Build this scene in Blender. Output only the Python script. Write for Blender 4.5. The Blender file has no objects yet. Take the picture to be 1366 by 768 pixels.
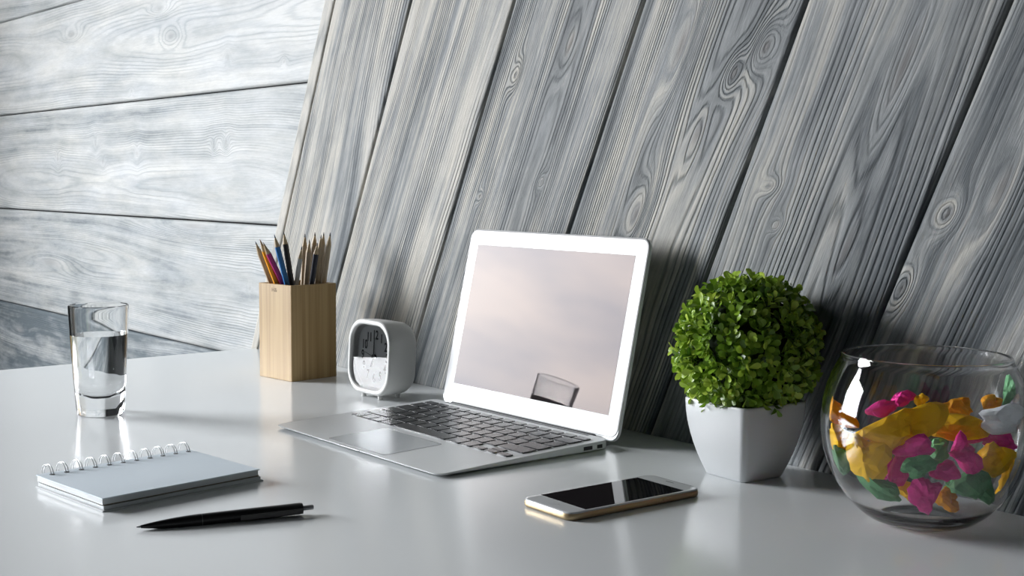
import bpy, bmesh, math, random
import numpy as np
from mathutils import Vector, Matrix, noise as mnoise

# ------------------------------------------------------------------ camera, light, exposure
T = 0.75                                  # height of the desk top above the floor
F_PX, PITCH, ROLL, CAM_H = 1706.73, 0.0837, 0.0056, 0.2884
WX = 0.6868                               # heading of the panelled wall
W0 = Vector((0.01633554, 1.62041561, 0.0))
NV = Vector((math.cos(WX), math.sin(WX), 0.0))     # into the wall
HV = Vector((math.sin(WX), -math.cos(WX), 0.0))    # along the wall, to the right
UP = Vector((0, 0, 1))
SKY_STRENGTH = 24.0
EXPOSURE = 0.0
ALB = 0.80                                 # overall reflectance of paints and woods
WIN = (-3.25, -1.28, 0.05, 1.80)           # window opening: along the side wall, then heights above the desk
ROOM_L, ROOM_R, ROOM_F, ROOM_C = -2.55, 2.7, -3.7, 2.35

sc = bpy.context.scene
COL = sc.collection
cam_d = bpy.data.cameras.new('camera')
cam_d.sensor_width = 36.0
cam_d.lens = F_PX / 1366 * 36.0
cam_d.clip_start = 0.02
cam = bpy.data.objects.new('camera', cam_d)
COL.objects.link(cam)
cam.matrix_world = Matrix.Translation((0, 0, T + CAM_H)) @ Matrix.Rotation(math.pi / 2 - PITCH, 4, 'X') @ Matrix.Rotation(ROLL, 4, 'Z')
sc.camera = cam
sc.view_settings.view_transform = 'Standard'
sc.view_settings.look = 'None'
sc.view_settings.gamma = 1.0
sc.view_settings.use_curve_mapping = False
sc.view_settings.exposure = EXPOSURE

world = bpy.data.worlds.new('overcast_sky')
sc.world = world
world.use_nodes = True
nt = world.node_tree
nt.nodes.clear()
wo = nt.nodes.new('ShaderNodeOutputWorld')
bg = nt.nodes.new('ShaderNodeBackground')
tc = nt.nodes.new('ShaderNodeTexCoord')
mp = nt.nodes.new('ShaderNodeMapping'); mp.inputs['Scale'].default_value = (5, 5, 13)
nz = nt.nodes.new('ShaderNodeTexNoise'); nz.inputs['Scale'].default_value = 1.3; nz.inputs['Detail'].default_value = 5
rp = nt.nodes.new('ShaderNodeValToRGB')
rp.color_ramp.elements[0].position = 0.33; rp.color_ramp.elements[0].color = (0.66, 0.72, 0.80, 1)
rp.color_ramp.elements[1].position = 0.66; rp.color_ramp.elements[1].color = (1.0, 0.985, 0.97, 1)
nt.links.new(tc.outputs['Generated'], mp.inputs[0]); nt.links.new(mp.outputs[0], nz.inputs[0])
nt.links.new(nz.outputs[0], rp.inputs[0]); nt.links.new(rp.outputs[0], bg.inputs[0])
sepz = nt.nodes.new('ShaderNodeSeparateXYZ'); nt.links.new(tc.outputs['Generated'], sepz.inputs[0])
grd = nt.nodes.new('ShaderNodeMath'); grd.operation = 'MULTIPLY_ADD'; grd.inputs[1].default_value = 1.9 * SKY_STRENGTH; grd.inputs[2].default_value = SKY_STRENGTH   # an overcast sky brightens upwards
grd.use_clamp = False; nt.links.new(sepz.outputs[2], grd.inputs[0]); nt.links.new(grd.outputs[0], bg.inputs[1])
nt.links.new(bg.outputs[0], wo.inputs[0])


def wp(h, n, z):
    """point given along the wall, out of the wall and above the desk top"""
    v = W0 + HV * h + NV * n
    return Vector((v.x, v.y, T + z))


portal = bpy.data.lights.new('window_daylight', 'AREA')
portal.shape = 'RECTANGLE'
portal.size = WIN[1] - WIN[0]; portal.size_y = WIN[3] - WIN[2]
portal.cycles.is_portal = True
po = bpy.data.objects.new('window_daylight', portal); COL.objects.link(po)
m3 = Matrix((NV, UP, -HV)).transposed()
po.matrix_world = Matrix.Translation(wp(ROOM_L - 0.01, (WIN[0] + WIN[1]) / 2, (WIN[2] + WIN[3]) / 2)) @ m3.to_4x4()

CY = sc.cycles
CY.max_bounces = 14; CY.diffuse_bounces = 5; CY.glossy_bounces = 6; CY.transmission_bounces = 14; CY.transparent_max_bounces = 16
CY.sample_clamp_indirect = 40.0
CY.caustics_refractive = True; CY.caustics_reflective = False
CY.blur_glossy = 0.3


# ------------------------------------------------------------------ helpers
def cray(u, v):
    a, b = u - 683, v - 384
    cr, sr = math.cos(-ROLL), math.sin(-ROLL)
    x, y = a * cr - b * sr, a * sr + b * cr
    c, s = math.cos(PITCH), math.sin(PITCH)
    return Vector((x / F_PX, c - (y / F_PX) * s, -s - (y / F_PX) * c))


def at(u, v, D):
    """point seen at image position u, v at distance D in front of the camera"""
    d = cray(u, v)
    p = d * (D / d.y)
    return Vector((p.x, p.y, CAM_H + p.z + T))


def on_desk(u, v, z=0.0):
    d = cray(u, v); t = (z - CAM_H) / d.z
    return Vector((d.x * t, d.y * t, z + T))


def wall_hz(u, v):
    d = cray(u, v); o = Vector((0, 0, CAM_H)); t = ((W0 - o).dot(NV)) / d.dot(NV)
    p = o + d * t
    return (p - W0).dot(HV), p.z


def nodes(name):
    m = bpy.data.materials.new(name); m.use_nodes = True
    t = m.node_tree
    b = t.nodes['Principled BSDF']
    return m, t, b


def mat(name, col, rough=0.5, metal=0.0, spec=0.5, **kw):
    m, t, b = nodes(name)
    b.inputs['Base Color'].default_value = (*[c * ALB for c in col], 1)
    b.inputs['Roughness'].default_value = rough
    b.inputs['Metallic'].default_value = metal
    b.inputs['Specular IOR Level'].default_value = spec
    for k, v in kw.items():
        b.inputs[k.replace('_', ' ')].default_value = v
    return m


def N(t, kind, **kw):
    n = t.nodes.new(kind)
    for k, v in kw.items():
        if k in ('operation', 'blend_type', 'data_type', 'attribute_name', 'noise_dimensions', 'feature', 'interpolation_type', 'bands_direction', 'wave_type'):
            setattr(n, k, v)
        else:
            n.inputs[k.replace('_', ' ')].default_value = v
    return n


def L(t, a, b):
    t.links.new(a, b)


def math_n(t, op, a, b=None, c=None, clamp=False):
    n = t.nodes.new('ShaderNodeMath'); n.operation = op; n.use_clamp = clamp
    for i, x in enumerate((a, b, c)):
        if x is None: continue
        if isinstance(x, (int, float)): n.inputs[i].default_value = x
        else: L(t, x, n.inputs[i])
    return n.outputs[0]


def ramp(t, fac, stops, alb=None):
    alb = ALB if alb is None else alb
    r = t.nodes.new('ShaderNodeValToRGB')
    e = r.color_ramp.elements
    while len(e) < len(stops): e.new(0.5)
    for x, (p, c) in zip(e, stops):
        x.position = p; x.color = (*[q * alb for q in c], 1)
    L(t, fac, r.inputs[0])
    return r.outputs[0]


def mixc(t, fac, a, b, mode='MIX'):
    n = t.nodes.new('ShaderNodeMix'); n.data_type = 'RGBA'; n.blend_type = mode
    for i, x in ((0, fac), (6, a), (7, b)):
        if isinstance(x, (int, float)): n.inputs[i].default_value = x
        elif isinstance(x, tuple): n.inputs[i].default_value = (*x, 1)
        else: L(t, x, n.inputs[i])
    return n.outputs[2]


def obj(name, bm, m, parent=None, smooth=False, loc=None, rot=None, kind=None, auto=None):
    me = bpy.data.meshes.new(name)
    if isinstance(bm, bmesh.types.BMesh):
        bm.normal_update(); bm.to_mesh(me); bm.free()
    else:
        me.from_pydata(*bm)
    for mm in (m if isinstance(m, (list, tuple)) else [m]):
        me.materials.append(mm)
    if smooth:
        me.polygons.foreach_set('use_smooth', [True] * len(me.polygons))
        if auto is not None:
            me.set_sharp_from_angle(angle=math.radians(auto))
    o = bpy.data.objects.new(name, me); COL.objects.link(o)
    if parent: o.parent = parent
    if loc is not None: o.location = loc
    if rot is not None: o.rotation_euler = rot
    if kind: o['kind'] = kind
    return o


def thing(name, label, cat, loc=(0, 0, 0), rotz=0.0, group=None):
    o = bpy.data.objects.new(name, None); COL.objects.link(o)
    o.empty_display_size = 0.02
    o.location = loc; o.rotation_euler = (0, 0, rotz)
    o['label'] = label; o['category'] = cat
    if group: o['group'] = group
    return o


def tag(o, label, cat, group=None):
    o['label'] = label; o['category'] = cat
    if group: o['group'] = group
    return o


def add_box(bm, x0, x1, y0, y1, z0, z1, bev=0.0, seg=2):
    r = bmesh.ops.create_cube(bm, size=1.0)
    for v in r['verts']:
        v.co = Vector((x0 + (v.co.x + .5) * (x1 - x0), y0 + (v.co.y + .5) * (y1 - y0), z0 + (v.co.z + .5) * (z1 - z0)))
    if bev > 0:
        es = list({e for v in r['verts'] for e in v.link_edges})
        bmesh.ops.bevel(bm, geom=es, offset=bev, segments=seg, profile=0.5, affect='EDGES')
    return bm


def box(*a, **k):
    return add_box(bmesh.new(), *a, **k)


def lathe(bm, prof, seg=48, M=None, close=False):
    rings = []
    for r, z in prof:
        if r < 1e-7:
            v = bm.verts.new((0, 0, z)); rings.append([v])
        else:
            rings.append([bm.verts.new((r * math.cos(2 * math.pi * i / seg), r * math.sin(2 * math.pi * i / seg), z)) for i in range(seg)])
    pairs = list(zip(rings, rings[1:]))
    if close: pairs.append((rings[-1], rings[0]))
    for a, b in pairs:
        for i in range(seg):
            j = (i + 1) % seg
            if len(a) == 1 and len(b) == 1: continue
            if len(a) == 1: bm.faces.new((a[0], b[j], b[i]))
            elif len(b) == 1: bm.faces.new((a[i], a[j], b[0]))
            else: bm.faces.new((a[i], a[j], b[j], b[i]))
    if M is not None:
        vs = [v for r in rings for v in r]
        bmesh.ops.transform(bm, matrix=M, verts=vs)
    bmesh.ops.recalc_face_normals(bm, faces=bm.faces)
    return bm


def rrect(w, h, r, seg=6, cx=0, cy=0):
    pts = []
    for sx, sy, a0 in ((1, 1, 0), (-1, 1, 90), (-1, -1, 180), (1, -1, 270)):
        for k in range(seg + 1):
            a = math.radians(a0 + 90 * k / seg)
            pts.append((cx + sx * (w / 2 - r) + r * math.cos(a), cy + sy * (h / 2 - r) + r * math.sin(a)))
    return pts


def loft(bm, loops, cap0=True, cap1=True, close=False):
    R = [[bm.verts.new(p) for p in l] for l in loops]
    n = len(R[0])
    prs = list(zip(R, R[1:]))
    if close: prs.append((R[-1], R[0]))
    for a, b in prs:
        for i in range(n):
            j = (i + 1) % n
            bm.faces.new((a[i], a[j], b[j], b[i]))
    if cap0 and not close: bm.faces.new(list(reversed(R[0])))
    if cap1 and not close: bm.faces.new(R[-1])
    bmesh.ops.recalc_face_normals(bm, faces=bm.faces)
    return bm


def slab(w, h, r, z0, z1, e=0.0003, seg=6, cx=0, cy=0, bm=None):
    bm = bm or bmesh.new()
    return loft(bm, [[(x, y, z0) for x, y in rrect(w - 2 * e, h - 2 * e, max(r - e, 1e-4), seg, cx, cy)],
                     [(x, y, z0 + e) for x, y in rrect(w, h, r, seg, cx, cy)],
                     [(x, y, z1 - e) for x, y in rrect(w, h, r, seg, cx, cy)],
                     [(x, y, z1) for x, y in rrect(w - 2 * e, h - 2 * e, max(r - e, 1e-4), seg, cx, cy)]])


def tube(bm, pts, r, seg=8, closed=False):
    pts = [Vector(p) for p in pts]
    n = len(pts); loops = []
    ref = Vector((0.13, 0.21, 0.97)).normalized()
    for i, p in enumerate(pts):
        a = pts[(i - 1) % n] if (closed or i > 0) else p
        b = pts[(i + 1) % n] if (closed or i < n - 1) else p
        d = (b - a).normalized()
        s = d.cross(ref)
        if s.length < 1e-3: s = d.cross(Vector((1, 0, 0)))
        s.normalize(); t_ = d.cross(s)
        loops.append([p + (s * math.cos(2 * math.pi * k / seg) + t_ * math.sin(2 * math.pi * k / seg)) * r for k in range(seg)])
    return loft(bm, loops, close=closed)


# ------------------------------------------------------------------ wood boards
def lat(seed):
    rs = np.random.RandomState(seed)
    g = rs.rand(64, 64) * 2 - 1
    def f(x, y):
        xi = np.floor(x).astype(int); yi = np.floor(y).astype(int)
        fx = x - xi; fy = y - yi
        fx = fx * fx * fx * (fx * (fx * 6 - 15) + 10); fy = fy * fy * fy * (fy * (fy * 6 - 15) + 10)
        a = g[xi % 64, yi % 64]; b = g[(xi + 1) % 64, yi % 64]; c = g[xi % 64, (yi + 1) % 64]; d = g[(xi + 1) % 64, (yi + 1) % 64]
        return (a * (1 - fx) + b * fx) * (1 - fy) + (c * (1 - fx) + d * fx) * fy
    return f


def ring_field(u, v, idn, v0, K, d0, dA, knots):
    n1, n2, n3 = lat(idn * 7 + 1), lat(idn * 7 + 2), lat(idn * 7 + 3)
    bend = 0.010 * n1(u * 1.3 + 9, v * 0 + 3) + 0.0012 * n2(u * 6, v * 9)
    for (ku, kv, au, av, A) in knots:      # the grain swells round a knot
        s = np.exp(-((u - ku) / (au * 2.6)) ** 2)
        bend = bend - s * np.tanh((v - kv) / (av * .6)) * av * 0.55 * np.exp(-np.abs(v - kv) / (av * 2.5))
    d = d0 + dA * n3(u * 1.1 + 20, v * 0 + 5) + 0.12 * dA * n1(u * 4, v * 0 + 8)
    x = v - v0 + bend
    f = K * np.sqrt(x ** 2 + d * d)
    f = f + 0.30 * n2(u * 5 + 4, v * 30) + 0.10 * n1(u * 20, v * 90) + 1.2 * n3(u * 1.5, v * 7)
    kn = np.zeros_like(f)
    for (ku, kv, au, av, A) in knots:
        q = ((u - ku) / au) ** 2 + ((v - kv) / av) ** 2
        f = f + A * np.exp(-q)
        kn = np.maximum(kn, np.exp(-q * 14))
    return f, kn


def axis(lo, hi, flo, fhi, fine, coarse):
    a = []
    x = lo
    while x < hi - 1e-6:
        a.append(x)
        st = fine if flo - 1e-6 <= x < fhi else coarse
        nx = x + st
        if x < flo < nx: nx = flo
        x = nx
    a.append(hi)
    return np.array(a)


class Boards:
    def __init__(self):
        self.v = []; self.f = []; self.mi = []; self.att = []; self.uv = []
    def board(self, place, us, ws, width, idn, tone, params, thick=0.012, rnd=0.0015):
        """place(u, w) -> h, z ; us along the board, ws = fraction 0..1 across it"""
        U, W_ = np.meshgrid(us, ws, indexing='ij')
        Vv = W_ * width
        f, kn = ring_field(U, Vv, idn, *params)
        nu, nw = U.shape
        base = len(self.v)
        Hh, Zz = place(U, W_)
        cols = list(range(nw))
        for i in range(nu):
            for j in [-1] + cols + [nw]:
                jj = min(max(j, 0), nw - 1)
                edge = (j < 0 or j == nw)
                n = thick if edge else (rnd if jj in (0, nw - 1) else 0.0)
                p = wp(float(Hh[i, jj]), self.off + n, float(Zz[i, jj]))
                self.v.append((p.x, p.y, p.z))
                self.att.append((float(f[i, jj]), float(kn[i, jj]), tone))
                self.uv.append((float(U[i, jj]) + idn * 3.17, float(Vv[i, jj]) + idn * 1.37))
        m = nw + 2
        for i in range(nu - 1):
            for j in range(m - 1):
                a = base + i * m + j
                self.f.append((a, a + 1, a + m + 1, a + m)); self.mi.append(0)
    def build(self, name, mats, back=None):
        if back:
            b = len(self.v)
            for h, z in back:
                p = wp(h, self.off + 0.0115, z); self.v.append((p.x, p.y, p.z)); self.att.append((0, 0, 0)); self.uv.append((0, 0))
            self.f.append(tuple(range(b, b + len(back)))); self.mi.append(1)
        me = bpy.data.meshes.new(name); me.from_pydata(self.v, [], self.f)
        for m in mats: me.materials.append(m)
        me.polygons.foreach_set('material_index', self.mi)
        me.polygons.foreach_set('use_smooth', [True] * len(self.f))
        A = np.array(self.att, dtype=np.float32)
        for k, nm in enumerate(('ring', 'knot', 'tone')):
            at_ = me.attributes.new(nm, 'FLOAT', 'POINT'); at_.data.foreach_set('value', A[:, k])
        ul = me.uv_layers.new(name='grain')
        li = np.empty(len(me.loops), dtype=np.int32); me.loops.foreach_get('vertex_index', li)
        ul.data.foreach_set('uv', np.array(self.uv, dtype=np.float32)[li].ravel())
        o = bpy.data.objects.new(name, me); COL.objects.link(o); o['kind'] = 'structure'
        return o


def wood_material(name, light, mid, dark, contrast, bump_d, white):
    m, t, b = nodes(name)
    uv = t.nodes.new('ShaderNodeUVMap'); uv.uv_map = 'grain'
    ring = N(t, 'ShaderNodeAttribute', attribute_name='ring').outputs['Fac']
    knot = N(t, 'ShaderNodeAttribute', attribute_name='knot').outputs['Fac']
    tone = N(t, 'ShaderNodeAttribute', attribute_name='tone').outputs['Fac']
    def nz_(sx, sy, detail=3, rough=0.55, off=0.0):
        mp = t.nodes.new('ShaderNodeMapping'); mp.inputs['Scale'].default_value = (sx, sy, 1); mp.inputs['Location'].default_value = (off, off * .7, off)
        L(t, uv.outputs[0], mp.inputs[0])
        n = t.nodes.new('ShaderNodeTexNoise'); n.inputs['Scale'].default_value = 1.0; n.inputs['Detail'].default_value = detail; n.inputs['Roughness'].default_value = rough
        L(t, mp.outputs[0], n.inputs[0]); return n.outputs[0]
    wob = math_n(t, 'MULTIPLY_ADD', nz_(6, 160, 2), 0.55, ring)
    s = math_n(t, 'SINE', math_n(t, 'MULTIPLY', wob, 6.28318))
    s = math_n(t, 'MULTIPLY_ADD', s, 0.5, 0.5)
    line = math_n(t, 'POWER', s, 3.0)
    # slow bands that follow the grain like flames
    def follow(k, ku, kt, det, off):
        cmb = t.nodes.new('ShaderNodeCombineXYZ'); L(t, math_n(t, 'MULTIPLY_ADD', ring, k, off), cmb.inputs[0]); L(t, math_n(t, 'MULTIPLY', tone, kt), cmb.inputs[1])
        sepu = t.nodes.new('ShaderNodeSeparateXYZ'); L(t, uv.outputs[0], sepu.inputs[0]); L(t, math_n(t, 'MULTIPLY', sepu.outputs[0], ku), cmb.inputs[2])
        bn = t.nodes.new('ShaderNodeTexNoise'); bn.inputs['Scale'].default_value = 1.0; bn.inputs['Detail'].default_value = det; bn.inputs['Roughness'].default_value = .6
        L(t, cmb.outputs[0], bn.inputs[0]); return bn.outputs[0]
    band = follow(0.22, 1.4, 7.0, 2, 0.0)
    band2 = follow(0.75, 2.4, 5.0, 3, 40.0)
    amt = math_n(t, 'MULTIPLY_ADD', follow(0.12, 2.0, 3.0, 1, 90.0), 6.0, -2.6, clamp=True)         # where the lines are strong
    patch = nz_(3.5, 13, 5, 0.6, 8.0)
    wash = nz_(9, 34, 5, 0.7, 5.0)
    fib = nz_(14, 1100, 2, 0.6, 2.0)
    fib2 = nz_(45, 380, 4, 0.75, 3.0)
    k = math_n(t, 'MULTIPLY_ADD', band, 1.5 if not white else .8, math_n(t, 'MULTIPLY', patch, 1.0 if not white else .8))
    k = math_n(t, 'MULTIPLY_ADD', band2, 1.0 if not white else .4, k)
    k = math_n(t, 'MULTIPLY_ADD', wash, 0.6, k)
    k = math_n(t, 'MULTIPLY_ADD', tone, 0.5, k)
    k = math_n(t, 'SUBTRACT', k, 1.62 if not white else 0.77)
    c = ramp(t, k, [(0.10, dark), (0.42, mid), (0.80, light)])
    hue = nz_(5, 22, 3, 0.6, 12.0)
    c = mixc(t, math_n(t, 'MULTIPLY_ADD', hue, 2.2, -0.75, clamp=True), c, mixc(t, 1.0, c, (1.04, 1.0, 0.93), 'MULTIPLY'))
    lc = math_n(t, 'MULTIPLY', math_n(t, 'MULTIPLY', line, math_n(t, 'MULTIPLY_ADD', amt, 0.85, 0.10)), contrast, clamp=True)
    dk = mixc(t, 1.0, c, (0.36, 0.40, 0.43) if not white else (0.55, 0.60, 0.64), 'MULTIPLY')
    c = mixc(t, lc, c, dk)
    fl = math_n(t, 'MULTIPLY_ADD', fib, 0.55 if not white else .18, 0.72 if not white else .91)
    c = mixc(t, 1.0, c, fl, 'MULTIPLY')
    fl2 = math_n(t, 'MULTIPLY_ADD', fib2, 0.6 if not white else .3, 0.70 if not white else .85)
    c = mixc(t, 1.0, c, fl2, 'MULTIPLY')
    c = mixc(t, math_n(t, 'MULTIPLY', knot, 0.7), c, (0.10, 0.09, 0.085) if not white else (0.30, 0.30, 0.30))
    L(t, c, b.inputs['Base Color'])
    b.inputs['Roughness'].default_value = 0.55
    b.inputs['Specular IOR Level'].default_value = 0.35
    hh = math_n(t, 'MULTIPLY_ADD', math_n(t, 'MULTIPLY', line, math_n(t, 'MULTIPLY_ADD', amt, .8, .2)), -1.0, math_n(t, 'MULTIPLY', fib, 0.5))
    hh = math_n(t, 'MULTIPLY_ADD', fib2, 0.4, hh)
    bp = t.nodes.new('ShaderNodeBump'); bp.inputs['Strength'].default_value = 0.8; bp.inputs['Distance'].default_value = bump_d
    L(t, hh, bp.inputs['Height']); L(t, bp.outputs[0], b.inputs['Normal'])
    return m


M_BOARD = wood_material('weathered_grey_boards', (0.60, 0.58, 0.53), (0.265, 0.285, 0.295), (0.075, 0.092, 0.105), 1.0, 0.0010, False)
M_WHITE = wood_material('whitewashed_boards', (0.72, 0.735, 0.735), (0.47, 0.50, 0.515), (0.15, 0.185, 0.21), 0.5, 0.0005, True)
M_GAP = mat('dark_gap', (0.03, 0.03, 0.03), 0.9)
M_PLASTER = mat('dark_plaster', (0.07, 0.074, 0.078), 0.9)
M_FLOOR = mat('grey_floor', (0.09, 0.088, 0.085), 0.7)
M_TRIM = mat('white_paint', (0.8, 0.8, 0.8), 0.5)

# slanted boards: h = a + b * z for each joint
JOINT = [(-0.7353, 0.445), (-0.7120, 0.458), (-0.5125, 0.484), (-0.2714, 0.479), (-0.0238, 0.467), (0.2230, 0.447), (0.4574, 0.431), (0.700, 0.42)]
for i in range(9):
    JOINT.append((JOINT[-1][0] + 0.24, 0.42))
# knots: image position, size along, size across, rings
KN_PX = [(688, 100, .022, .010, 5), (722, 243, .012, .007, 3), (1024, 62, .030, .018, 7), (980, 98, .026, .013, 6), (908, 62, .075, .016, 6),
         (848, 285, .05, .016, 6), (1025, 248, .010, .012, 3), (1035, 300, .009, .007, 3), (1262, 285, .02, .012, 5), (1200, 385, .022, .010, 4),
         (1205, 90, .11, .014, 4), (640, 262, .010, .006, 3), (930, 180, .05, .012, 3), (1335, 250, .06, .012, 3), (1130, 330, .07, .012, 2), (760, 60, .05, .014, 3)]
ZLO, ZHI = -T, ROOM_C
pb = Boards(); pb.off = 0.0
par = {0: (0.01, 260, .1, .01), 1: (0.26, 260, .12, .03), 2: (0.28, 260, .10, .05), 3: (.13, 270, .035, .03), 4: (0.15, 290, .04, .035),
       5: (.14, 150, .028, .026), 6: (.16, 120, .03, .03), 7: (.1, 120, .03, .03)}
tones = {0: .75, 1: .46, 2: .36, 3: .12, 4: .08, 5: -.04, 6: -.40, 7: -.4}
for i in range(len(JOINT) - 1):
    (a0, b0), (a1, b1) = JOINT[i], JOINT[i + 1]
    g = 0.0012 if i == 0 else 0.0022
    w = (a1 - a0) * math.cos(math.atan(0.45))
    ca = 1.0 / math.cos(math.atan((b0 + b1) / 2))
    kn = []
    for (px, py, au, av, A) in KN_PX:
        h, z = wall_hz(px, py)
        l, r = a0 + b0 * z, a1 + b1 * z
        if l < h < r: kn.append((z * ca, (h - l) / (r - l) * w, au, av, A))
    vis = a0 < 1.0
    us = axis(ZLO * ca, ZHI * ca, -0.05, 0.72, 0.0045 if vis else 0.1, 0.06) if vis else np.array([ZLO * ca, 0, ZHI * ca])
    nw = max(4, int(w / 0.003)) if vis else 6
    ws = np.linspace(0, 1, nw + 1)
    g0 = 0.0 if i == 0 else g
    g1 = 0.0003 if i == 0 else g
    def place(U, W_, a0=a0, b0=b0, a1=a1, b1=b1, ca=ca, g0=g0, g1=g1):
        z = U / ca
        l = a0 + b0 * z + g0; r = a1 + b1 * z - g1
        return l + (r - l) * W_, z
    v0, K, d0, dA = par.get(i, (0.1, 200, .05, .03))
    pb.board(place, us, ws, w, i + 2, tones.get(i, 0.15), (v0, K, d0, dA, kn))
hl, hr = JOINT[0], JOINT[-1]
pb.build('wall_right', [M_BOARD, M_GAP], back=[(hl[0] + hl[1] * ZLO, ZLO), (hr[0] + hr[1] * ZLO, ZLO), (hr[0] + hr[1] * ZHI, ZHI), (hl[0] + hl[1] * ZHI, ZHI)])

# horizontal boards
KL_PX = [(220, 47, .05, .022, 5), (205, 10, .05, .015, 4), (293, 190, .012, .02, 3), (277, 194, .01, .014, 3), (175, 205, .012, .02, 3), (120, 190, .01, .02, 3),
         (70, 212, .012, .02, 3), (130, 215, .01, .015, 2), (295, 78, .01, .016, 3), (168, 122, .01, .01, 2), (88, 45, .06, .02, 4), (370, 82, .01, .01, 2),
         (325, 384, .008, .012, 2), (60, 350, .16, .03, 5), (250, 300, .15, .02, 4), (20, 440, .1, .02, 4)]
lb = Boards(); lb.off = 0.012
zj = [-0.75, -0.49, -0.258, -0.0242, 0.2114, 0.4430, 0.6702, 0.903, 1.14, 1.37, 1.6, ZHI]
for i in range(len(zj) - 1):
    z0, z1 = zj[i], zj[i + 1]
    w = z1 - z0
    kn = []
    for (px, py, au, av, A) in KL_PX:
        h, z = wall_hz(px, py)
        if z0 < z < z1: kn.append((h, z - z0, au, av, A))
    vis = -0.3 < z0 < 0.8
    right = JOINT[0][0] + JOINT[0][1] * z1 + 0.25
    us = axis(ROOM_L, right, -2.12, 0.0, 0.006, 0.05) if vis else np.array([ROOM_L, -1, right])
    ws = np.linspace(0, 1, int(w / 0.0035) if vis else 4)
    def place(U, W_, z0=z0, z1=z1):
        return U, z0 + 0.0016 + (z1 - z0 - 0.0032) * W_
    p = {3: (0.13, 250, .03, .02), 4: (.06, 260, .08, .03), 5: (.12, 220, .05, .03), 2: (.09, 210, .03, .02)}.get(i, (.1, 220, .05, .03))
    lb.board(place, us, ws, w, 30 + i, {2: -.75, 3: -.14, 4: .02, 5: .26}.get(i, .15), (*p, kn))  # lower boards toned darker: grey stain plus lower-left shade put into the colour
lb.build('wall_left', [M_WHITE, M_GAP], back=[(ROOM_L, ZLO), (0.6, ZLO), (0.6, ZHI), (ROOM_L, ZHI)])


def room_poly(name, pts, m):
    bm = bmesh.new()
    bm.faces.new([bm.verts.new(wp(*p)) for p in pts])
    return obj(name, bm, m, kind='structure')


room_poly('floor', [(ROOM_L, 0.05, -T), (ROOM_R, 0.05, -T), (ROOM_R, ROOM_F, -T), (ROOM_L, ROOM_F, -T)], M_FLOOR)
room_poly('ceiling', [(ROOM_L, 0.05, ROOM_C), (ROOM_L, ROOM_F, ROOM_C), (ROOM_R, ROOM_F, ROOM_C), (ROOM_R, 0.05, ROOM_C)], M_PLASTER)
room_poly('wall_front', [(ROOM_L, ROOM_F, -T), (ROOM_R, ROOM_F, -T), (ROOM_R, ROOM_F, ROOM_C), (ROOM_L, ROOM_F, ROOM_C)], M_PLASTER)
room_poly('wall_far', [(ROOM_R, 0.05, -T), (ROOM_R, 0.05, ROOM_C), (ROOM_R, ROOM_F, ROOM_C), (ROOM_R, ROOM_F, -T)], M_PLASTER)
bm = bmesh.new()
def wall_block(n0, n1, z0, z1, h0=ROOM_L - 0.16, h1=ROOM_L):
    vs = [bm.verts.new(wp(h, n, z)) for h in (h0, h1) for n in (n0, n1) for z in (z0, z1)]
    for q in ((0, 1, 3, 2), (4, 6, 7, 5), (0, 4, 5, 1), (2, 3, 7, 6), (0, 2, 6, 4), (1, 5, 7, 3)):
        bm.faces.new([vs[k] for k in q])
wall_block(ROOM_F, WIN[0], -T, ROOM_C); wall_block(WIN[1], 0.05, -T, ROOM_C)
wall_block(WIN[0], WIN[1], -T, WIN[2]); wall_block(WIN[0], WIN[1], WIN[3], ROOM_C)
bmesh.ops.recalc_face_normals(bm, faces=bm.faces)
obj('wall_window', bm, M_PLASTER, kind='structure')
bm = bmesh.new()
e = 0.05
for q in ((WIN[0], WIN[0] + e, WIN[2], WIN[3]), (WIN[1] - e, WIN[1], WIN[2], WIN[3]), (WIN[0] + e, WIN[1] - e, WIN[2], WIN[2] + e), (WIN[0] + e, WIN[1] - e, WIN[3] - e, WIN[3])):
    wall_block(*q, h0=ROOM_L - 0.10, h1=ROOM_L - 0.04)
bmesh.ops.recalc_face_normals(bm, faces=bm.faces)
obj('window_1', bm, M_TRIM, kind='structure')

# ------------------------------------------------------------------ desk
def desk_material():
    m, t, b = nodes('white_laminate')
    b.inputs['Base Color'].default_value = (0.76, 0.785, 0.795, 1)
    b.inputs['Specular IOR Level'].default_value = 0.55
    tc = t.nodes.new('ShaderNodeTexCoord')
    n = t.nodes.new('ShaderNodeTexNoise'); n.inputs['Scale'].default_value = 900; n.inputs['Detail'].default_value = 2
    L(t, tc.outputs['Object'], n.inputs[0])
    L(t, math_n(t, 'MULTIPLY_ADD', n.outputs[0], 0.04, 0.15), b.inputs['Roughness'])
    return m


M_DESK = desk_material()
DESK_L, DESK_R, DESK_F = -0.722, 1.30, -0.80
desk = thing('desk', 'long white glossy desk with a rounded corner against the board wall', 'desk', wp(0, 0, -T), WX - math.pi / 2)
# local x runs along the wall, local y into it
cx, cy = (DESK_L + DESK_R) / 2, (DESK_F - 0.001) / 2
obj('desk_top', slab(DESK_R - DESK_L, -0.001 - DESK_F, 0.012, T - 0.028, T, 0.0012, 6, cx, cy), M_DESK, desk, smooth=True, auto=30)
M_LEG = mat('grey_steel', (0.45, 0.46, 0.47), 0.4, 0.6)
for x in (DESK_L + 0.06, DESK_R - 0.06):
    for y in (-0.06, DESK_F + 0.06):
        obj('leg', box(x - .022, x + .022, y - .022, y + .022, 0, T - 0.0285, bev=0.003), M_LEG, desk)

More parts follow.
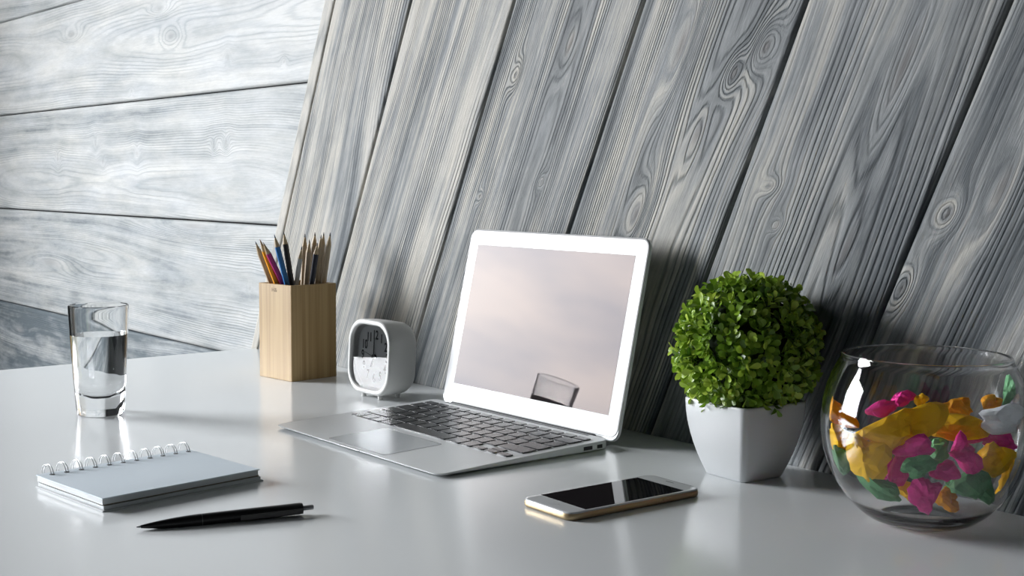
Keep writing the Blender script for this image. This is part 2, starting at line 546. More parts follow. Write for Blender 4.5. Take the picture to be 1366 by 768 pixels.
# ------------------------------------------------------------------ bamboo pencil holder
def bamboo_material(name, a, b_, axis_scale):
    m, t, b = nodes(name)
    tc = t.nodes.new('ShaderNodeTexCoord')
    mp = t.nodes.new('ShaderNodeMapping'); mp.inputs['Scale'].default_value = axis_scale; L(t, tc.outputs['Object'], mp.inputs[0])
    n = t.nodes.new('ShaderNodeTexNoise'); n.inputs['Scale'].default_value = 1; n.inputs['Detail'].default_value = 4; L(t, mp.outputs[0], n.inputs[0])
    mp2 = t.nodes.new('ShaderNodeMapping'); mp2.inputs['Scale'].default_value = tuple(s * 6 for s in axis_scale[:2]) + (axis_scale[2] * 2,); L(t, tc.outputs['Object'], mp2.inputs[0])
    n2 = t.nodes.new('ShaderNodeTexNoise'); n2.inputs['Scale'].default_value = 1; n2.inputs['Detail'].default_value = 2; L(t, mp2.outputs[0], n2.inputs[0])
    f = math_n(t, 'MULTIPLY_ADD', n2.outputs[0], 0.4, math_n(t, 'MULTIPLY', n.outputs[0], 0.8))
    L(t, ramp(t, f, [(0.42, a), (0.78, b_)]), b.inputs['Base Color'])
    b.inputs['Roughness'].default_value = 0.45
    return m


M_BAMBOO = bamboo_material('bamboo', (0.40, 0.25, 0.10), (0.60, 0.42, 0.20), (160, 160, 3))
M_MARK = mat('burnt_mark', (0.22, 0.14, 0.06), 0.6)
BYAW = 0.7959
s2 = 0.0402
hcx, hcy = -0.3142, 1.8674
holder = thing('pencil_holder', 'square bamboo pencil holder full of pencils standing by the board wall', 'pencil holder', (hcx, hcy, T), BYAW)
bm = bmesh.new(); HB = 0.1378; th = 0.0055
loft(bm, [[(x, y, 0.006) for x, y in rrect(2 * s2 - 2 * th, 2 * s2 - 2 * th, .001, 2)],
          [(x, y, HB - .0005) for x, y in rrect(2 * s2 - 2 * th, 2 * s2 - 2 * th, .001, 2)],
          [(x, y, HB) for x, y in rrect(2 * s2 - 2 * th + .001, 2 * s2 - 2 * th + .001, .0012, 2)],
          [(x, y, HB) for x, y in rrect(2 * s2 - .001, 2 * s2 - .001, .0012, 2)],
          [(x, y, HB - .0006) for x, y in rrect(2 * s2, 2 * s2, .0015, 2)],
          [(x, y, 0.0006) for x, y in rrect(2 * s2, 2 * s2, .0015, 2)],
          [(x, y, 0.0) for x, y in rrect(2 * s2 - .001, 2 * s2 - .001, .0012, 2)]])
obj('body', bm, M_BAMBOO, holder)


def text_obj(name, body, size, m, parent, M, extrude=0.0001, align='CENTER', sx=1.0, off=0.0):
    cu = bpy.data.curves.new(name, 'FONT'); cu.body = body; cu.size = size; cu.extrude = extrude; cu.offset = off
    cu.align_x = align; cu.align_y = 'CENTER'
    tmp = bpy.data.objects.new(name + '_tmp', cu); COL.objects.link(tmp)
    bpy.context.view_layer.update()
    me = bpy.data.meshes.new_from_object(tmp.evaluated_get(bpy.context.evaluated_depsgraph_get()))
    bpy.data.objects.remove(tmp)
    me.transform(Matrix.Diagonal((sx, 1, 1, 1)))
    me.transform(M); me.materials.clear(); me.materials.append(m)
    o = bpy.data.objects.new(name, me); COL.objects.link(o); o.parent = parent
    return o


# left face looks along local -x : text plane x right = -y, up = z
Mt = Matrix.Translation((-s2 - 0.0001, 0.001, HB - 0.0085)) @ Matrix(((0, 0, -1, 0), (-1, 0, 0, 0), (0, 1, 0, 0), (0, 0, 0, 1)))
text_obj('stamped_mark', 'H&', 0.0085, M_MARK, holder, Mt, 0.00012, sx=1.15)

# ------------------------------------------------------------------ pencils
M_PENWOOD = bamboo_material('pencil_wood', (0.50, 0.36, 0.20), (0.72, 0.58, 0.38), (90, 90, 12))
M_RAW = bamboo_material('raw_pencil_wood', (0.46, 0.36, 0.24), (0.66, 0.55, 0.40), (90, 90, 12))


def pencil(name, label, tip_px, rim_px, D, col, lead, r=0.0040, cone=0.018, dmove=0.0, D2=None):
    tip = at(*tip_px, D)
    rim = at(*rim_px, D2 or D)
    u0, v0 = tip_px; u1, v1 = rim_px
    best = None
    for vf in range(int(v1) + 110, int(v1), -2):        # the longest pencil whose foot stays inside the holder
        uf = u0 + (u1 - u0) * (vf - v0) / (v1 - v0)
        for Df in sorted([1.835 + .003 * q for q in range(23)], key=lambda w: abs(w - (D2 or D))):
            f_ = at(uf, vf, Df)
            q = Matrix.Rotation(-BYAW, 2) @ Vector((f_.x - hcx, f_.y - hcy))
            rm = tip + (f_ - tip) * ((tip.z - T - HB) / (tip.z - f_.z))
            w = Matrix.Rotation(-BYAW, 2) @ Vector((rm.x - hcx, rm.y - hcy))
            if f_.z > T + .0065 and max(abs(q.x), abs(q.y)) < s2 - th - .0045 and max(abs(w.x), abs(w.y)) < s2 - th - .0035:
                best = f_; break
        if best: break
    if best is None: print('no room', label); best = rim - Vector((0, 0, .05))
    foot = best
    d = (foot - tip).normalized(); Ln = (foot - tip).length
    z = -d
    x = z.cross(Vector((0, 1, 0))).normalized(); y = z.cross(x)
    root = thing(name, label, 'pencil', foot)
    R = Matrix((x, y, z)).transposed()
    root.rotation_euler = R.to_euler()
    lc = mat('lead_' + name, lead, 0.4)
    bc = M_RAW if col is None else mat('paint_' + name, col, 0.35)
    top = Ln - cone
    def hexloop(rad, z, n=6): return [(rad * math.cos(math.pi * k / 3), rad * math.sin(math.pi * k / 3), z) for k in range(n)]
    obj('barrel', loft(bmesh.new(), [hexloop(r * .95, 0), hexloop(r, .0004), hexloop(r, top)]), bc, root)
    bm = lathe(bmesh.new(), [(0, top - .001), (r * .95, top - .001), (r * .95, top), (.0011, Ln - .005), (0, Ln - .005)], 12)
    obj('sharpened_wood', bm, M_PENWOOD, root, smooth=True, auto=40)
    bm = lathe(bmesh.new(), [(0, Ln - .0052), (.0012, Ln - .0052), (.0003, Ln - .0002), (0, Ln)], 10)
    obj('lead', bm, lc, root, smooth=True, auto=60)
    return root


GP = 'pencils in the bamboo holder'
blk = (0.025, 0.025, 0.03)
pencil('pencil', 'unpainted grey-leaded pencil at the far left edge of the holder', (340.4, 321.5), (362, 378), 1.868, None, (0.08, 0.08, 0.10))
pencil('pencil', 'orange coloured pencil leaning left beside the pink one', (346.5, 319), (369, 378), 1.853, (1.0, 0.42, 0.02), (0.28, 0.14, 0.05))
pencil('pencil', 'magenta pink coloured pencil between the orange and blue pencils', (350.8, 322.8), (377.8, 379.5), 1.846, (0.50, 0.02, 0.20), (0.38, 0.25, 0.16))
pencil('pencil', 'bright blue coloured pencil leaning left in the holder', (365.8, 312.4), (382.8, 379), 1.838, (0.02, 0.17, 0.46), (0.05, 0.09, 0.16))
pencil('pencil', 'tall black pencil right beside the blue one', (378.2, 308.5), (389, 378), 1.849, blk, (0.03, 0.03, 0.03))
pencil('pencil', 'pale grey pencil leaning right in the middle gap of the holder', (403, 328), (395.5, 378), 1.839, (0.50, 0.51, 0.51), (0.08, 0.08, 0.09), r=.0034)
pencil('pencil', 'tall natural wood pencil at left of the right-hand bunch', (406.8, 311.7), (404.5, 378), 1.880, None, (0.06, 0.05, 0.045))
pencil('pencil', 'natural wood pencil in front, just left of the navy one', (413, 319), (408.5, 378), 1.862, None, (0.10, 0.06, 0.03))
pencil('pencil', 'natural wood pencil standing behind the navy pencil', (420.3, 309.5), (415.5, 378), 1.883, None, (0.07, 0.05, 0.04))
pencil('pencil', 'shorter navy black painted pencil among the natural wood ones', (423.5, 323.4), (416, 378), 1.850, (0.015, 0.018, 0.035), (0.10, 0.05, 0.03), cone=0.0165)
pencil('pencil', 'natural wood pencil just right behind the navy pencil', (428.5, 313), (422.5, 378), 1.873, None, (0.06, 0.05, 0.04))
pencil('pencil', 'natural wood pencil second from the right edge of the bunch', (432, 309.5), (426, 378), 1.883, None, (0.05, 0.05, 0.05))
pencil('pencil', 'rightmost natural wood pencil in the bamboo holder', (440.7, 310), (431.5, 378), 1.872, None, (0.06, 0.06, 0.05))
for o in bpy.data.objects:
    if o.name.startswith('pencil') and o.get('category') == 'pencil': o['group'] = GP

# ------------------------------------------------------------------ alarm clock
M_CLOCK = mat('white_plastic', (0.74, 0.74, 0.72), 0.38)
M_DIAL = mat('clock_dial', (0.62, 0.64, 0.65), 0.5)
M_BLACK = mat('black_print', (0.012, 0.012, 0.014), 0.5)
M_PANE = None


def pane_material():
    m, t, b = nodes('clear_pane')
    t.nodes.remove(b)
    out = t.nodes['Material Output']
    tr = t.nodes.new('ShaderNodeBsdfTransparent'); gl = t.nodes.new('ShaderNodeBsdfGlossy'); gl.inputs['Roughness'].default_value = 0.02
    fr = t.nodes.new('ShaderNodeFresnel'); fr.inputs[0].default_value = 1.5
    mx = t.nodes.new('ShaderNodeMixShader')
    L(t, fr.outputs[0], mx.inputs[0]); L(t, tr.outputs[0], mx.inputs[1]); L(t, gl.outputs[0], mx.inputs[2]); L(t, mx.outputs[0], out.inputs[0])
    return m


M_PANE = pane_material()
CW, CD, CZ = 0.0985, 0.048, 0.004
clock = thing('alarm_clock', 'white rounded square alarm clock facing left beside the pencil holder', 'clock', (-0.1918, 1.6741, T + .0021), -0.8686)
clock.rotation_euler = (-0.050, 0, -0.8686)      # it leans back a little on its longer front feet
def cl(w, y, r=None):      # rounded square loop in the x-z plane at depth y
    r = r or w * 0.31
    return [(x, y, CZ + CW / 2 + z) for x, z in rrect(w, w, r, 8)]
bm = loft(bmesh.new(), [cl(CW - .018, .0115), cl(CW - .013, .001), cl(CW - .010, 0), cl(CW - .004, 0), cl(CW - .001, .0012), cl(CW, .0035), cl(CW - .001, .025),
                        cl(CW - .004, .040), cl(CW - .010, .0458), cl(CW - .020, CD)], cap0=False)
obj('case', bm, M_CLOCK, clock, smooth=True, auto=50)
bm = bmesh.new(); bm.faces.new([bm.verts.new(p) for p in cl(CW - .0178, .0112)])
dial = obj('dial', bm, M_DIAL, clock)
def face_M(x, z, y): return Matrix.Translation((x, y, CZ + CW / 2 + z)) @ Matrix.Rotation(math.pi / 2, 4, 'X')
for k in range(1, 13):
    a = math.radians(90 - 30 * k)
    text_obj('numeral', str(k), 0.0165, M_BLACK, dial, face_M(.0285 * math.cos(a), .0285 * math.sin(a), .0109), sx=0.80, off=0.0004)
def hand(name, ang, ln, w, y, m):
    a = math.radians(ang); dx, dz = math.sin(a), math.cos(a); px, pz = dz, -dx
    b = bmesh.new(); loops = []
    for yy in (y, y - .0006):
        loops.append([(dx * s * ln + px * q * w, yy, CZ + CW / 2 + dz * s * ln + pz * q * w) for s, q in ((-.15, -.5), (1, -.35), (1, .35), (-.15, .5))])
    return obj(name, loft(b, loops), m, clock)
M_DGREY = mat('dark_grey_hand', (0.05, 0.055, 0.06), 0.4)
hand('hour_hand', 207, 0.0165, 0.0028, .0100, M_BLACK)
hand('minute_hand', 0, 0.0255, 0.0020, .0092, M_BLACK)
hand('second_hand', 284, 0.020, 0.0007, .0084, M_DGREY)
bm = lathe(bmesh.new(), [(0, .011), (.0034, .011), (.0034, .0078), (0, .0074)], 20, Matrix.Translation((0, 0, CZ + CW / 2)) @ Matrix.Rotation(-math.pi / 2, 4, 'X'))
obj('hand_pin', bm, M_DGREY, clock, smooth=True, auto=40)
bm = bmesh.new(); bm.faces.new([bm.verts.new(p) for p in cl(CW - .0142, .0035)])
obj('glass_cover', bm, M_PANE, clock)
for sx in (-1, 1):
    for y, zb in ((.009, -.0013), (.037, .0)):
        obj('foot', lathe(bmesh.new(), [(0, zb), (.0032, zb), (.0036, .0078 - .00005), (0, .0078)], 14, Matrix.Translation((sx * .019, y, 0))), M_CLOCK, clock, smooth=True, auto=40)

# ------------------------------------------------------------------ laptop
LW, LD = 0.325, 0.2285
S_D, Z_F = 0.0294, 0.0041
M_ALU = mat('brushed_aluminium', (0.90, 0.925, 0.935), 0.36, 0.22)
M_BEZ = mat('white_bezel', (0.86, 0.87, 0.875), 0.35)
M_EDGE = mat('polished_edge', (0.80, 0.80, 0.80), 0.18, 0.9)
M_RUBBER = mat('black_gasket', (0.02, 0.02, 0.022), 0.6)
M_KEY = mat('black_keycap', (0.028, 0.030, 0.034), 0.24, 0.0, 0.75)
M_PAD = mat('trackpad_glass', (0.72, 0.755, 0.78), 0.22, 0.25)
laptop = thing('laptop', 'open silver laptop with black keys and white-framed glossy screen', 'laptop', (-0.2754, 1.4717, T), -0.889)
def dz(y): return Z_F + S_D * y
bm = bmesh.new()
ol = rrect(LW, LD, 0.0105, 8, LW / 2, LD / 2)
ol_in = rrect(LW - .0016, LD - .0016, 0.010, 8, LW / 2, LD / 2)
ol_b = rrect(LW - .012, LD - .014, 0.008, 8, LW / 2, LD / 2 + .004)
def low(y): return max(0.0009, 0.0026 - 0.028 * max(0.0, y)) if y < .06 else 0.0009
loft(bm, [[(x, y, 0.0006) for x, y in ol_b], [(x, y, low(y) + 0.0002) for x, y in ol_in], [(x, y, min(low(y) + 0.0012, dz(y) - .0008)) for x, y in ol],
          [(x, y, dz(y) - 0.0006) for x, y in ol], [(x, y, dz(y)) for x, y in ol_in]])
base = obj('base', bm, M_ALU, laptop, smooth=True, auto=30)
for (x, y) in ((.03, .03), (LW - .03, .03), (.03, LD - .025), (LW - .03, LD - .025)):
    obj('rubber_foot', lathe(bmesh.new(), [(0, 0), (.005, 0), (.006, .0012), (0, .0012)], 16, Matrix.Translation((x, y, 0))), M_RUBBER, base)
# deck parts are laid in the tilted deck plane
DM = Matrix.Translation((0, 0, Z_F)) @ Matrix.Rotation(math.atan(S_D), 4, 'X')
def deck_obj(name, bm, m, parent, **k):
    bmesh.ops.transform(bm, matrix=DM, verts=bm.verts)
    return obj(name, bm, m, parent, **k)
pad = deck_obj('trackpad', slab(.112, .0735, .003, 0.00002, .00018, .00005, 4, .1635, .0445), M_PAD, base)
bm = bmesh.new()
o1, o2 = rrect(.1132, .0747, .0036, 4, .1635, .0445), rrect(.112, .0735, .003, 4, .1635, .0445)
loft(bm, [[(x, y, .00008) for x, y in o1], [(x, y, .00008) for x, y in o2]], False, False)
deck_obj('trackpad_seam', bm, M_RUBBER, base)
bm = bmesh.new(); add_box(bm, .1415, .1835, -.0004, .0018, -.0012, .00012, bev=.0003)
deck_obj('lid_notch', bm, mat('notch_grey', (.35, .36, .37), .4, .4), base)
KX0, KX1, KY0, KY1 = .0135, .3145, .0935, .2135
ux = (KX1 - KX0) / 14.5; uy = (KY1 - KY0) / 5.62
rows = [(0, 1, [1, 1, 1, 1.25, 5, 1.25, 1, 'A']), (1, 1, [2.25] + [1] * 10 + [2.25]), (2, 1, [1.75] + [1] * 11 + [1.75]),
        (3, 1, [1.5] + [1] * 12 + [1]), (4, 1, [1] * 13 + [1.5]), (5, .62, [14.5 / 14] * 14)]
wells = bmesh.new(); gapk = .0028
def key(x0, x1, y0, y1):
    add_box(wells, x0 - .0002, x1 + .0002, y0 - .0002, y1 + .0002, -.0003, .00006)
    b = bmesh.new()
    loft(b, [[(x, y, .00006) for x, y in rrect(x1 - x0, y1 - y0, .0016, 3, (x0 + x1) / 2, (y0 + y1) / 2)],
             [(x, y, .0010) for x, y in rrect(x1 - x0, y1 - y0, .0016, 3, (x0 + x1) / 2, (y0 + y1) / 2)],
             [(x, y, .0013) for x, y in rrect(x1 - x0 - .0008, y1 - y0 - .0008, .0013, 3, (x0 + x1) / 2, (y0 + y1) / 2)]])
    deck_obj('key', b, M_KEY, base, smooth=True, auto=25)
for r, hgt, ks in rows:
    x = KX0; y0 = KY0 + r * uy; y1 = y0 + uy * hgt
    for k in ks:
        if k == 'A':
            hy = (y0 + y1) / 2
            for q in range(3):
                xa = x + q * ux
                key(xa + gapk / 2, xa + ux - gapk / 2, y0 + gapk / 2, hy - .0004)
                if q == 1: key(xa + gapk / 2, xa + ux - gapk / 2, hy + .0004, y1 - gapk / 2)
            continue
        key(x + gapk / 2, x + k * ux - gapk / 2, y0 + gapk / 2, y1 - gapk / 2)
        x += k * ux
deck_obj('key_wells', wells, M_RUBBER, base)
# ports on the right side
for y0, y1 in ((.1900, .2030), (.2095, .2175)):
    obj('port', box(LW - .002, LW + .0001, y0, y1, .0028, .0072, bev=.0004), M_RUBBER, base)
# dark hinge
bm = lathe(bmesh.new(), [(0, 0), (.0042, 0), (.0042, .262), (0, .262)], 20, Matrix.Translation((.0315, .2335, .0068)) @ Matrix.Rotation(math.pi / 2, 4, 'Y'))
obj('hinge', bm, mat('dark_hinge', (.09, .092, .095), .35, .3), laptop, smooth=True, auto=40)
bm = bmesh.new(); add_box(bm, .03, .295, .2225, .2262, -.0008, .0002)
deck_obj('hinge_groove', bm, mat('groove_grey', (.16, .165, .17), .5), base)
# lid : local x across, local y up the lid, local z towards the viewer
LID = 0.2172
lid = bpy.data.objects.new('lid', None)
LM = Matrix.Translation((0, .2397, .0090)) @ Matrix.Rotation(math.pi / 2 - LID, 4, 'X')
LH = 0.2225
def lid_obj(name, bm, m, parent, **k):
    bmesh.ops.transform(bm, matrix=LM, verts=bm.verts)
    return obj(name, bm, m, parent, **k)
bm = slab(LW, LH + .004, .0125, -.0048, -.0002, .0012, 8, LW / 2, LH / 2 - .002)
lid = lid_obj('lid', bm, M_ALU, laptop, smooth=True, auto=40)
lid_obj('gasket', slab(LW - .0022, LH - .0012, .0115, -.0004, 0.0002, .0002, 8, LW / 2, LH / 2), mat('grey_gasket', (.22, .22, .22), .5), lid)
lid_obj('bezel', slab(LW - .0050, LH - .0030, .0102, -.0002, 0.0004, .00015, 8, LW / 2, LH / 2 - .0006), M_BEZ, lid)


def screen_material():
    m, t, b = nodes('glossy_screen')
    tc = t.nodes.new('ShaderNodeTexCoord')
    mp = t.nodes.new('ShaderNodeMapping'); mp.inputs['Scale'].default_value = (9, 9, 16); L(t, tc.outputs['Object'], mp.inputs[0])
    n = t.nodes.new('ShaderNodeTexNoise'); n.inputs['Scale'].default_value = 1; n.inputs['Detail'].default_value = 6; n.inputs['Distortion'].default_value = .6
    L(t, mp.outputs[0], n.inputs[0])
    sp = t.nodes.new('ShaderNodeSeparateXYZ'); L(t, tc.outputs['Object'], sp.inputs[0])
    up = math_n(t, 'MULTIPLY', sp.outputs[2], 2.4)
    c = ramp(t, math_n(t, 'ADD', math_n(t, 'MULTIPLY', n.outputs[0], .62), up), [(.30, (.44, .37, .40)), (.42, (.62, .50, .44)), (.55, (.55, .44, .44)), (.95, (.80, .68, .66))])
    L(t, c, b.inputs['Emission Color'])
    b.inputs['Emission Strength'].default_value = SCREEN_EMIT
    b.inputs['Base Color'].default_value = (.012, .011, .012, 1)
    b.inputs['Roughness'].default_value = 0.02
    b.inputs['Specular IOR Level'].default_value = SCREEN_SPEC
    b.inputs['Specular Tint'].default_value = (1.0, .84, .81, 1)
    return m


SCREEN_EMIT = 0.02; SCREEN_SPEC = 0.175
bm = slab(.286, .1788, .0004, -.0001, .0005, .00004, 2, LW / 2, .0236 + .0894)
lid_obj('screen', bm, screen_material(), lid)

# ------------------------------------------------------------------ glass of water
def glass_material(name, col=(1, 1, 1), ior=1.46):
    m, t, b = nodes(name)
    b.inputs['Base Color'].default_value = (*col, 1); b.inputs['Roughness'].default_value = 0.0
    b.inputs['Transmission Weight'].default_value = 1.0; b.inputs['IOR'].default_value = ior
    return m


M_GLASS = glass_material('clear_glass', (.985, .99, .99))
M_BOWL = glass_material('bowl_glass', (1, 1, 1), 1.45)
M_WATER = glass_material('still_water', (.99, .995, 1.0), 1.33)
GC = (-0.5055, 1.5564)
tumbler = thing('drinking_glass', 'tall clear drinking glass half full of water at the left of the desk', 'glass', (GC[0], GC[1], T))
GH = .1346
def ngon(r, z, n=48, fac=0.0, sides=10):
    out = []
    for i in range(n):
        a = 2 * math.pi * i / n + .3
        q = math.pi / sides
        rr = r * ((1 - fac) + fac * math.cos(q) / math.cos(((a) % (2 * q)) - q))
        out.append((rr * math.cos(a), rr * math.sin(a), z))
    return out
ro = lambda z: .0284 + (.0358 - .0284) * min(1, (z / GH) ** .8) + 0.0
ri = lambda z: ro(z) - (.0022 + .0032 * max(0, 1 - z / .075))
NG = 64
outer = [ngon(.0262, .0, NG, .5), ngon(.0280, .0015, NG, .5)] + [ngon(ro(z), z, NG, .5 * max(0, 1 - z / .09)) for z in (.006, .02, .04, .06, .08, .10, .12, .131)] + [ngon(ro(GH) - .0002, GH - .0006, NG)]
inner = [ngon(ro(GH) - .0011, GH, NG), ngon(ri(GH), GH - .0008, NG)] + [ngon(ri(z), z, NG, .35 * max(0, 1 - z / .085)) for z in (.125, .11, .0985, .08, .06, .045, .033)] + [ngon(.0205, .0265, NG, .5), ngon(.014, .0225, NG, .3), ngon(.006, .0212, NG)]
obj('glass_body', loft(bmesh.new(), outer + inner), M_GLASS, tumbler, smooth=True, auto=50)
WZ = .0985
wl = []
for l in ([ngon(ri(WZ) + .0004, WZ, NG)] + [ngon(ri(z) + .0004, z - .0002, NG, .35 * max(0, 1 - z / .085)) for z in (.08, .06, .045, .033)] + [ngon(.0208, .0262, NG, .5), ngon(.0143, .0222, NG, .3), ngon(.006, .0209, NG)]):
    wl.append(l)
wat = obj('water', loft(bmesh.new(), wl), M_WATER, None, smooth=True, auto=50, loc=(GC[0], GC[1], T))
tag(wat, 'still clear water filling the tall drinking glass', 'water'); wat['kind'] = 'stuff'

# ------------------------------------------------------------------ notebook
M_COVER = mat('pale_blue_cover', (0.82, 0.92, 1.0), 0.5)
M_PAGES = bamboo_material('paper_edges', (0.56, 0.60, 0.62), (0.74, 0.77, 0.78), (4, 4, 4000))
M_KRAFT = mat('kraft_divider', (0.26, 0.20, 0.13), 0.7)
M_WHITEP = mat('white_card', (0.74, 0.76, 0.77), 0.6)
M_WIRE = mat('white_wire', (0.62, 0.64, 0.66), 0.28, 0.55)
NL, NW_ = .1620, .1243
nb = thing('notebook', 'closed wire-bound notebook with pale blue-grey cover on the left of the desk', 'notebook', (-.3546, 1.0914, T), .7991)
def sag_slab(x0, x1, y0, y1, z0, z1, seed, amp=.0006):
    b = bmesh.new(); nx, ny = 14, 10; rs = random.Random(seed)
    g = {}
    for k, z in enumerate((z0, z1)):
        for i in range(nx + 1):
            for j in range(ny + 1):
                x = x0 + (x1 - x0) * i / nx; y = y0 + (y1 - y0) * j / ny
                s = amp * (mnoise.noise(Vector((x * 18 + seed, y * 18, 0))))
                g[k, i, j] = b.verts.new((x, y, z + s))
    for i in range(nx):
        for j in range(ny):
            b.faces.new((g[1, i, j], g[1, i + 1, j], g[1, i + 1, j + 1], g[1, i, j + 1]))
            b.faces.new((g[0, i, j], g[0, i, j + 1], g[0, i + 1, j + 1], g[0, i + 1, j]))
    for i in range(nx):
        b.faces.new((g[0, i, 0], g[0, i + 1, 0], g[1, i + 1, 0], g[1, i, 0])); b.faces.new((g[0, i, ny], g[1, i, ny], g[1, i + 1, ny], g[0, i + 1, ny]))
    for j in range(ny):
        b.faces.new((g[0, 0, j], g[1, 0, j], g[1, 0, j + 1], g[0, 0, j + 1])); b.faces.new((g[0, nx, j], g[0, nx, j + 1], g[1, nx, j + 1], g[1, nx, j]))
    return b
obj('back_cover', box(-.0015, NL + .0030, -.0030, NW_, 0.0, .0012, bev=.0003), M_WHITEP, nb)
obj('page_block', sag_slab(.0005, NL + .001, -.001, NW_ - .001, .0014, .0046, 2, .0002), M_PAGES, nb)
obj('divider', sag_slab(.0015, NL + .0005, .001, NW_ - .001, .0047, .0056, 3, .0002), M_KRAFT, nb)
obj('page_block', sag_slab(0, NL - .001, 0, NW_ - .001, .0058, .0108, 4, .0003), M_PAGES, nb)
obj('front_cover', sag_slab(-.0008, NL, -.0012, NW_, .0110, .0119, 5, .0004), M_COVER, nb)
for i in range(11):
    x = .0105 + .01452 * i
    b = bmesh.new()
    for dx in (-.0012, .0012):
        pts = []
        for k in range(25):
            a = math.radians(-150 + 300 * k / 24 - 60 + 90)
            pts.append((x + dx, NW_ - .0005 + .0098 * math.cos(a), .0102 + .0098 * math.sin(a)))
        tube(b, pts, .00042, 6)
    obj('wire_ring', b, M_WIRE, nb, smooth=True)
    obj('punch_hole', lathe(bmesh.new(), [(0, 0.01195), (.0024, .01195), (.0024, .0122), (0, .0122)], 12, Matrix.Translation((x, NW_ - .0094, 0))), M_RUBBER, nb)

# ------------------------------------------------------------------ pen
tip = on_desk(182, 703, .0028); end = on_desk(418, 676, .0058)
pd = end - tip; PL = pd.length
pen = thing('ballpoint_pen', 'black push-button ballpoint pen lying in front of the notebook', 'pen', tip)
zx = pd.normalized(); zy = Vector((0, 0, 1)).cross(zx).normalized(); zz = zx.cross(zy)
pen.rotation_euler = Matrix((zx, zy, zz)).transposed().to_euler()
RX = Matrix.Rotation(math.pi / 2, 4, 'Y')
M_PEN = mat('black_gloss_plastic', (.010, .010, .011), .28)
M_CHROME = mat('grey_metal', (.42, .43, .44), .25, .9)
RB = .0052
prof = [(0, .0035), (.0012, .0035)] + [(.0012 + (RB - .0012) * math.sin(math.pi / 2 * min(1, s)) ** .85, .0035 + .049 * s) for s in (.05, .12, .22, .35, .5, .65, .8, .92, 1.0)] + [(RB, .0527), (0, .0527)]
obj('front_barrel', lathe(bmesh.new(), prof, 28, RX), M_PEN, pen, smooth=True, auto=50)
obj('tip', lathe(bmesh.new(), [(0, 0), (.0004, 0), (.0011, .0038), (0, .0038)], 12, RX), M_CHROME, pen, smooth=True, auto=50)
obj('barrel_ring', lathe(bmesh.new(), [(0, .0525), (.0050, .0525), (.0050, .0532), (0, .0532)], 28, RX), mat('grey_ring', (.25, .25, .25), .3), pen, smooth=True, auto=50)
obj('rear_barrel', lathe(bmesh.new(), [(0, .0531), (RB, .0531), (RB, .10), (RB * .96, .136), (RB * .86, .1385), (0, .1385)], 28, RX), M_PEN, pen, smooth=True, auto=50)
obj('push_button', lathe(bmesh.new(), [(0, .138), (.0022, .138), (.0022, PL - .001), (.0019, PL), (0, PL)], 16, RX), M_CHROME, pen, smooth=True, auto=50)
b = bmesh.new(); add_box(b, .084, .1375, -RB - .0030, -RB - .0014, -.0028, .0016, bev=.0005)
add_box(b, .130, .1375, -RB - .0020, -RB + .0010, -.0024, .0012, bev=.0003)
obj('clip', b, mat('smoke_grey_clip', (.055, .055, .052), .3), pen)

# ------------------------------------------------------------------ smartphone
PHL, PHW, PHT = .158, .0705, .0074
ph = thing('smartphone', 'white and gold smartphone lying face up in front of the laptop', 'phone', (.0500, 1.0640, T), .6383)
M_GOLD = mat('gold_metal', (.60, .46, .27), .42, .7)
M_PHW = mat('white_phone_glass', (.72, .74, .75), .08)
M_PHS = mat('black_phone_screen', (.006, .006, .007), .03, 0, .6)
def sl(e, z): return [(x, y, z) for x, y in rrect(PHL - 2 * e, PHW - 2 * e, .0105 - e, 8, PHL / 2, PHW / 2)]
obj('metal_frame', loft(bmesh.new(), [sl(.0022, .0), sl(.0008, .0006), sl(.0001, .0018), sl(0, .0034), sl(.0002, .0052), sl(.0007, .0062)]), M_GOLD, ph, smooth=True, auto=50)
obj('front_glass', loft(bmesh.new(), [sl(.0006, .0061), sl(.0008, .0069), sl(.0016, .0073), sl(.003, .0074)]), M_PHW, ph, smooth=True, auto=50)
obj('screen', slab(.1170, .0630, .0003, .00735, .00748, .00003, 2, PHL / 2, PHW / 2), M_PHS, ph)
obj('home_button', lathe(bmesh.new(), [(0, .0074), (.0052, .0074), (.0050, .00752), (0, .00745)], 24, Matrix.Translation((.0105, PHW / 2, 0))), M_PHW, ph, smooth=True, auto=30)
obj('speaker_slot', slab(.0012, .0105, .0005, .0073, .00747, .00003, 3, PHL - .0085, PHW / 2), M_RUBBER, ph)
obj('side_button', box(.108, .118, -.0006, .001, .0026, .0046, bev=.0003), M_GOLD, ph)

# ------------------------------------------------------------------ potted boxwood ball
M_POT = mat('white_glazed_pot', (.74, .76, .775), .32)
plant = thing('potted_plant', 'round green boxwood ball in a square white pot by the wall', 'plant', (.2301, 1.2457, T), .5998)
PH_ = .0752
def pl(s, z, r=.0068): return [(x, y, z) for x, y in rrect(s, s, r, 5)]
prof = [(.0535, 0), (.0557, .0012)] + [(.0557 + .0309 * (1 - (1 - q) ** 1.85), .0012 + (PH_ - .0012) * q) for q in (.12, .25, .4, .55, .7, .85, .97, 1)]
loops = [pl(s, z) for s, z in prof] + [pl(.0866 - .001, PH_ + .0006), pl(.0866 - .005, PH_ + .0006), pl(.0866 - .006, PH_ - .001), pl(.078, PH_ - .012)]
obj('pot', loft(bmesh.new(), loops), M_POT, plant, smooth=True, auto=50)
cz = .1268; RBALL = .0722
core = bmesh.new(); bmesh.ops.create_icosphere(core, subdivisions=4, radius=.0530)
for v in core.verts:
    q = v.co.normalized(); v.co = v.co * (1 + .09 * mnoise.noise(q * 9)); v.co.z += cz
obj('inner_ball', core, mat('dark_moss', (.018, .035, .012), .9), plant, smooth=True)
